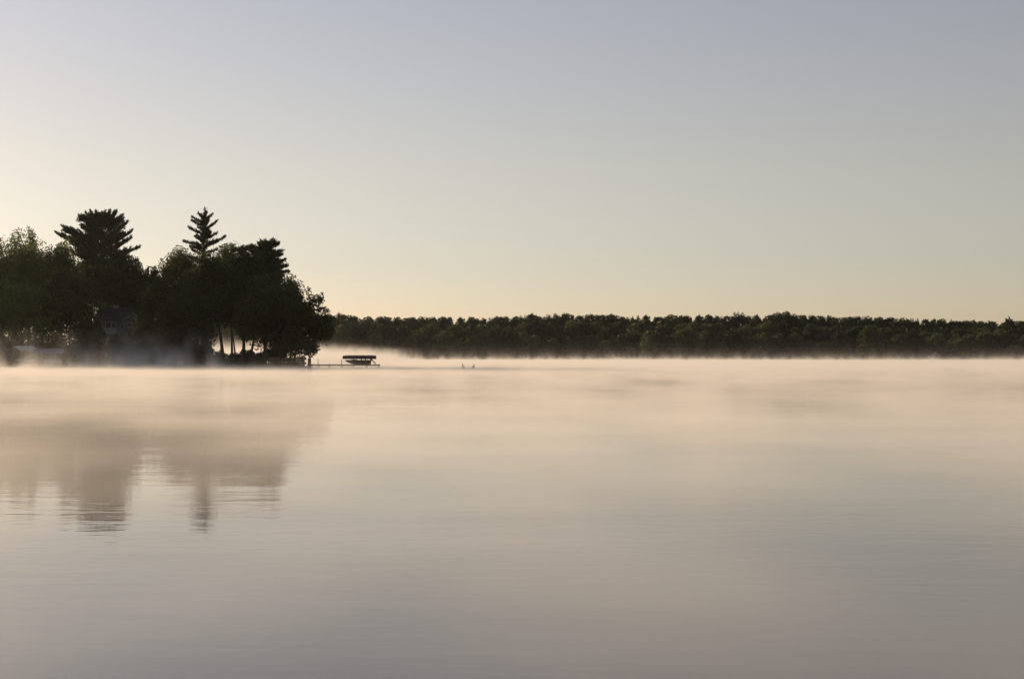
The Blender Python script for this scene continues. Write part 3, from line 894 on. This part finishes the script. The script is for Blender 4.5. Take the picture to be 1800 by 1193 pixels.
# storage box on the shore
p = at(316, 640, 261.2)
gb = max(hz(p.x, 261.2), 0.05)
bxo = tag(empty('dock_box', (p.x, 261.6, hz(p.x, 261.6))), 'small pale storage box at the water below the trees', 'box')
MB().box((0, 0, .55), (1.0, .8, 1.1), bevel=.03).build('body', M['box'], bxo)
MB().box((0, 0, 1.16), (1.08, .88, .1), bevel=.03).build('lid', M['trim'], bxo)
MB().box((0, -.42, .95), (.16, .04, .1)).build('latch', M['metal'], bxo)

# shore stones
for i in range(34):
    pxq = 220 + i * 7.4 + rng.uniform(-2, 2)
    if 306 < pxq < 326: continue
    Yq = 262.2 + rng.uniform(-.6, .6) + (pxq - 220) * .007
    s_ = rng.uniform(.25, .55)
    mb = MB(); mb.ball((0, 0, 0), (s_, s_ * .8, s_ * .6), 1, Matrix.Rotation(rng.uniform(0, 3), 3, 'Z'))
    for v in mb.bm.verts: v.co *= 1 + rng.uniform(-.16, .16)
    xq = (pxq - 900) / FPX * Yq
    o_ = mb.build('shore_stone', M['stone'], loc=(xq, Yq, max(hz(xq, Yq), -.1) + s_ * .25))
    tag(o_, 'rounded grey stone in the row along the wooded shore', 'stone', 'stones along the near shore')

# ducks
def duck(label, px, py, Y, rz):
    p = at(px, py, Y)
    t = tag(empty('goose', (p.x, Y, 0), rz), label, 'goose', None)
    secs = []
    for f, w_, zl, zh in [(-.30, .02, .13, .17), (-.22, .09, .02, .19), (-.10, .14, -.05, .22), (.05, .15, -.06, .23), (.16, .12, -.04, .22), (.22, .075, .06, .26),
                          (.235, .052, .18, .32), (.235, .045, .30, .38), (.25, .055, .36, .46), (.28, .055, .37, .475), (.32, .03, .385, .44), (.335, .008, .40, .42)]:
        c_ = (zl + zh) / 2; r_v = (zh - zl) / 2
        secs.append([(f, w_ * math.cos(a_), c_ + r_v * math.sin(a_)) for a_ in np.linspace(0, 2 * math.pi, 10, endpoint=False)])
    MB().loft(secs, close=True).build('body', M['duck'], t, smooth=True)
    MB().prism([(.325, -.022, .40), (.39, -.016, .39), (.39, -.016, .40), (.325, -.022, .425)], (0, .04, 0)).build('bill', M['bill'], t)
    return t
for lb, pxd, r_ in (('left one of two small dark geese floating in the mist', 815, 1.95), ('right one of two small dark geese floating in the mist', 831.5, 1.2)):
    d_ = duck(lb, pxd, 648, 252, r_); d_.scale = (1.7, 1.7, 1.7)

# ------------------------------------------------------------------ mist on the water and thin morning haze
def volbox(name, lo, hi, mat, label):
    mb = MB(); c_ = [(a + b_) / 2 for a, b_ in zip(lo, hi)]; s_ = [b_ - a for a, b_ in zip(lo, hi)]
    mb.box(c_, s_)
    o_ = mb.build(name, mat)
    tag(o_, label, name, kind='stuff')
    return o_

m = bpy.data.materials.new('mist'); m.use_nodes = True
nt = m.node_tree; nt.nodes.clear(); N, L = nt.nodes, nt.links
o = N.new('ShaderNodeOutputMaterial')
pv = N.new('ShaderNodeVolumePrincipled')
pv.inputs['Color'].default_value = (0.97, 0.97, 0.97, 1)
pv.inputs['Anisotropy'].default_value = 0.22
tc = N.new('ShaderNodeTexCoord')
sx = N.new('ShaderNodeSeparateXYZ'); L.new(tc.outputs['Object'], sx.inputs[0])
def mm(op, a, b_=0.0, c_=None):
    k_ = N.new('ShaderNodeMath'); k_.operation = op
    for i, v in enumerate((a, b_) if c_ is None else (a, b_, c_)):
        if isinstance(v, (int, float)): k_.inputs[i].default_value = v
        else: L.new(v, k_.inputs[i])
    return k_.outputs[0]
def mr(v, a, b_, c_, d_):
    k_ = N.new('ShaderNodeMapRange'); k_.interpolation_type = 'SMOOTHSTEP'
    for i, q in enumerate((a, b_, c_, d_)): k_.inputs[1 + i].default_value = q
    L.new(v, k_.inputs[0]); return k_.outputs[0]
def mnoise(s, detail):
    mp = N.new('ShaderNodeMapping'); mp.inputs['Scale'].default_value = s
    n_ = N.new('ShaderNodeTexNoise'); n_.inputs['Scale'].default_value = 1; n_.inputs['Detail'].default_value = detail
    L.new(tc.outputs['Object'], mp.inputs['Vector']); L.new(mp.outputs[0], n_.inputs['Vector']); return n_.outputs['Fac']
MX, MY, MZ = sx.outputs
bank = mnoise((.009, .022, 0), 1)          # slow banks
wisp = mnoise((.30, .10, .13), 2)          # rising tongues
puff = mnoise((.13, .13, .05), 2)          # soft patches a few metres wide
far_b = mr(MY, 270, 520, 0.0, 1.0)
left_b = mm('MULTIPLY', mr(MX, -43, -64, 0.0, 1.0), mr(MY, 215, 256, 0.0, 1.0))
Hb = mm('ADD', mm('ADD', 0.21, mm('MULTIPLY', far_b, 0.05)), mm('MULTIPLY', left_b, 0.12))
wf = mm('ADD', mr(wisp, 0.32, 0.60, 0.5, 1.15), mm('MULTIPLY', mr(wisp, 0.52, 0.78, 0.0, 2.6), mm('MAXIMUM', mr(MY, 285, 420, 0.0, 1.0), left_b)))
Hs = mm('MULTIPLY', mm('MULTIPLY', Hb, wf), mr(bank, .3, .7, .85, 1.15))
dens = mm('MULTIPLY', mm('EXPONENT', mm('MULTIPLY', mm('DIVIDE', MZ, Hs), -1.0)), mr(bank, .3, .7, .72, 1.28))
SIG = 0.115
dens = mm('MULTIPLY', mm('MULTIPLY', dens, SIG), mm('MULTIPLY', mr(MY, 20, 90, 1.5, 0.75), mr(puff, 0.34, 0.66, 0.25, 1.80)))
loft = mm('MULTIPLY', mm('EXPONENT', mm('MULTIPLY', MZ, -0.62)), mr(wisp, 0.45, 0.70, 0.05, 2.8))       # thin torn wisps that stand higher
dens = mm('ADD', dens, mm('MULTIPLY', loft, mm('ADD', mm('MULTIPLY', left_b, 0.12), mr(MY, 120, 320, 0.0, 0.0013))))
dens = mm('MULTIPLY', dens, mr(MZ, 5.0, 8.0, 1.0, 0.0))
L.new(dens, pv.inputs['Density'])
L.new(pv.outputs[0], o.inputs['Volume'])
m.cycles.volume_step_rate = 0.22
m.cycles.homogeneous_volume = False
volbox('mist', (-420, 3, -0.4), (420, 800, 8.0), m, 'low morning mist drifting in wisps over the lake')

m = bpy.data.materials.new('haze'); m.use_nodes = True
nt = m.node_tree; nt.nodes.clear(); N, L = nt.nodes, nt.links
o = N.new('ShaderNodeOutputMaterial'); pv = N.new('ShaderNodeVolumePrincipled')
pv.inputs['Color'].default_value = (0.95, 0.96, 0.97, 1)
pv.inputs['Density'].default_value = 0.00003
pv.inputs['Anisotropy'].default_value = 0.8
L.new(pv.outputs[0], o.inputs['Volume'])
m.cycles.homogeneous_volume = True
volbox('haze', (-1300, -60, -3.0), (1300, 1300, 48), m, 'thin pale morning haze filling the air over the lake')
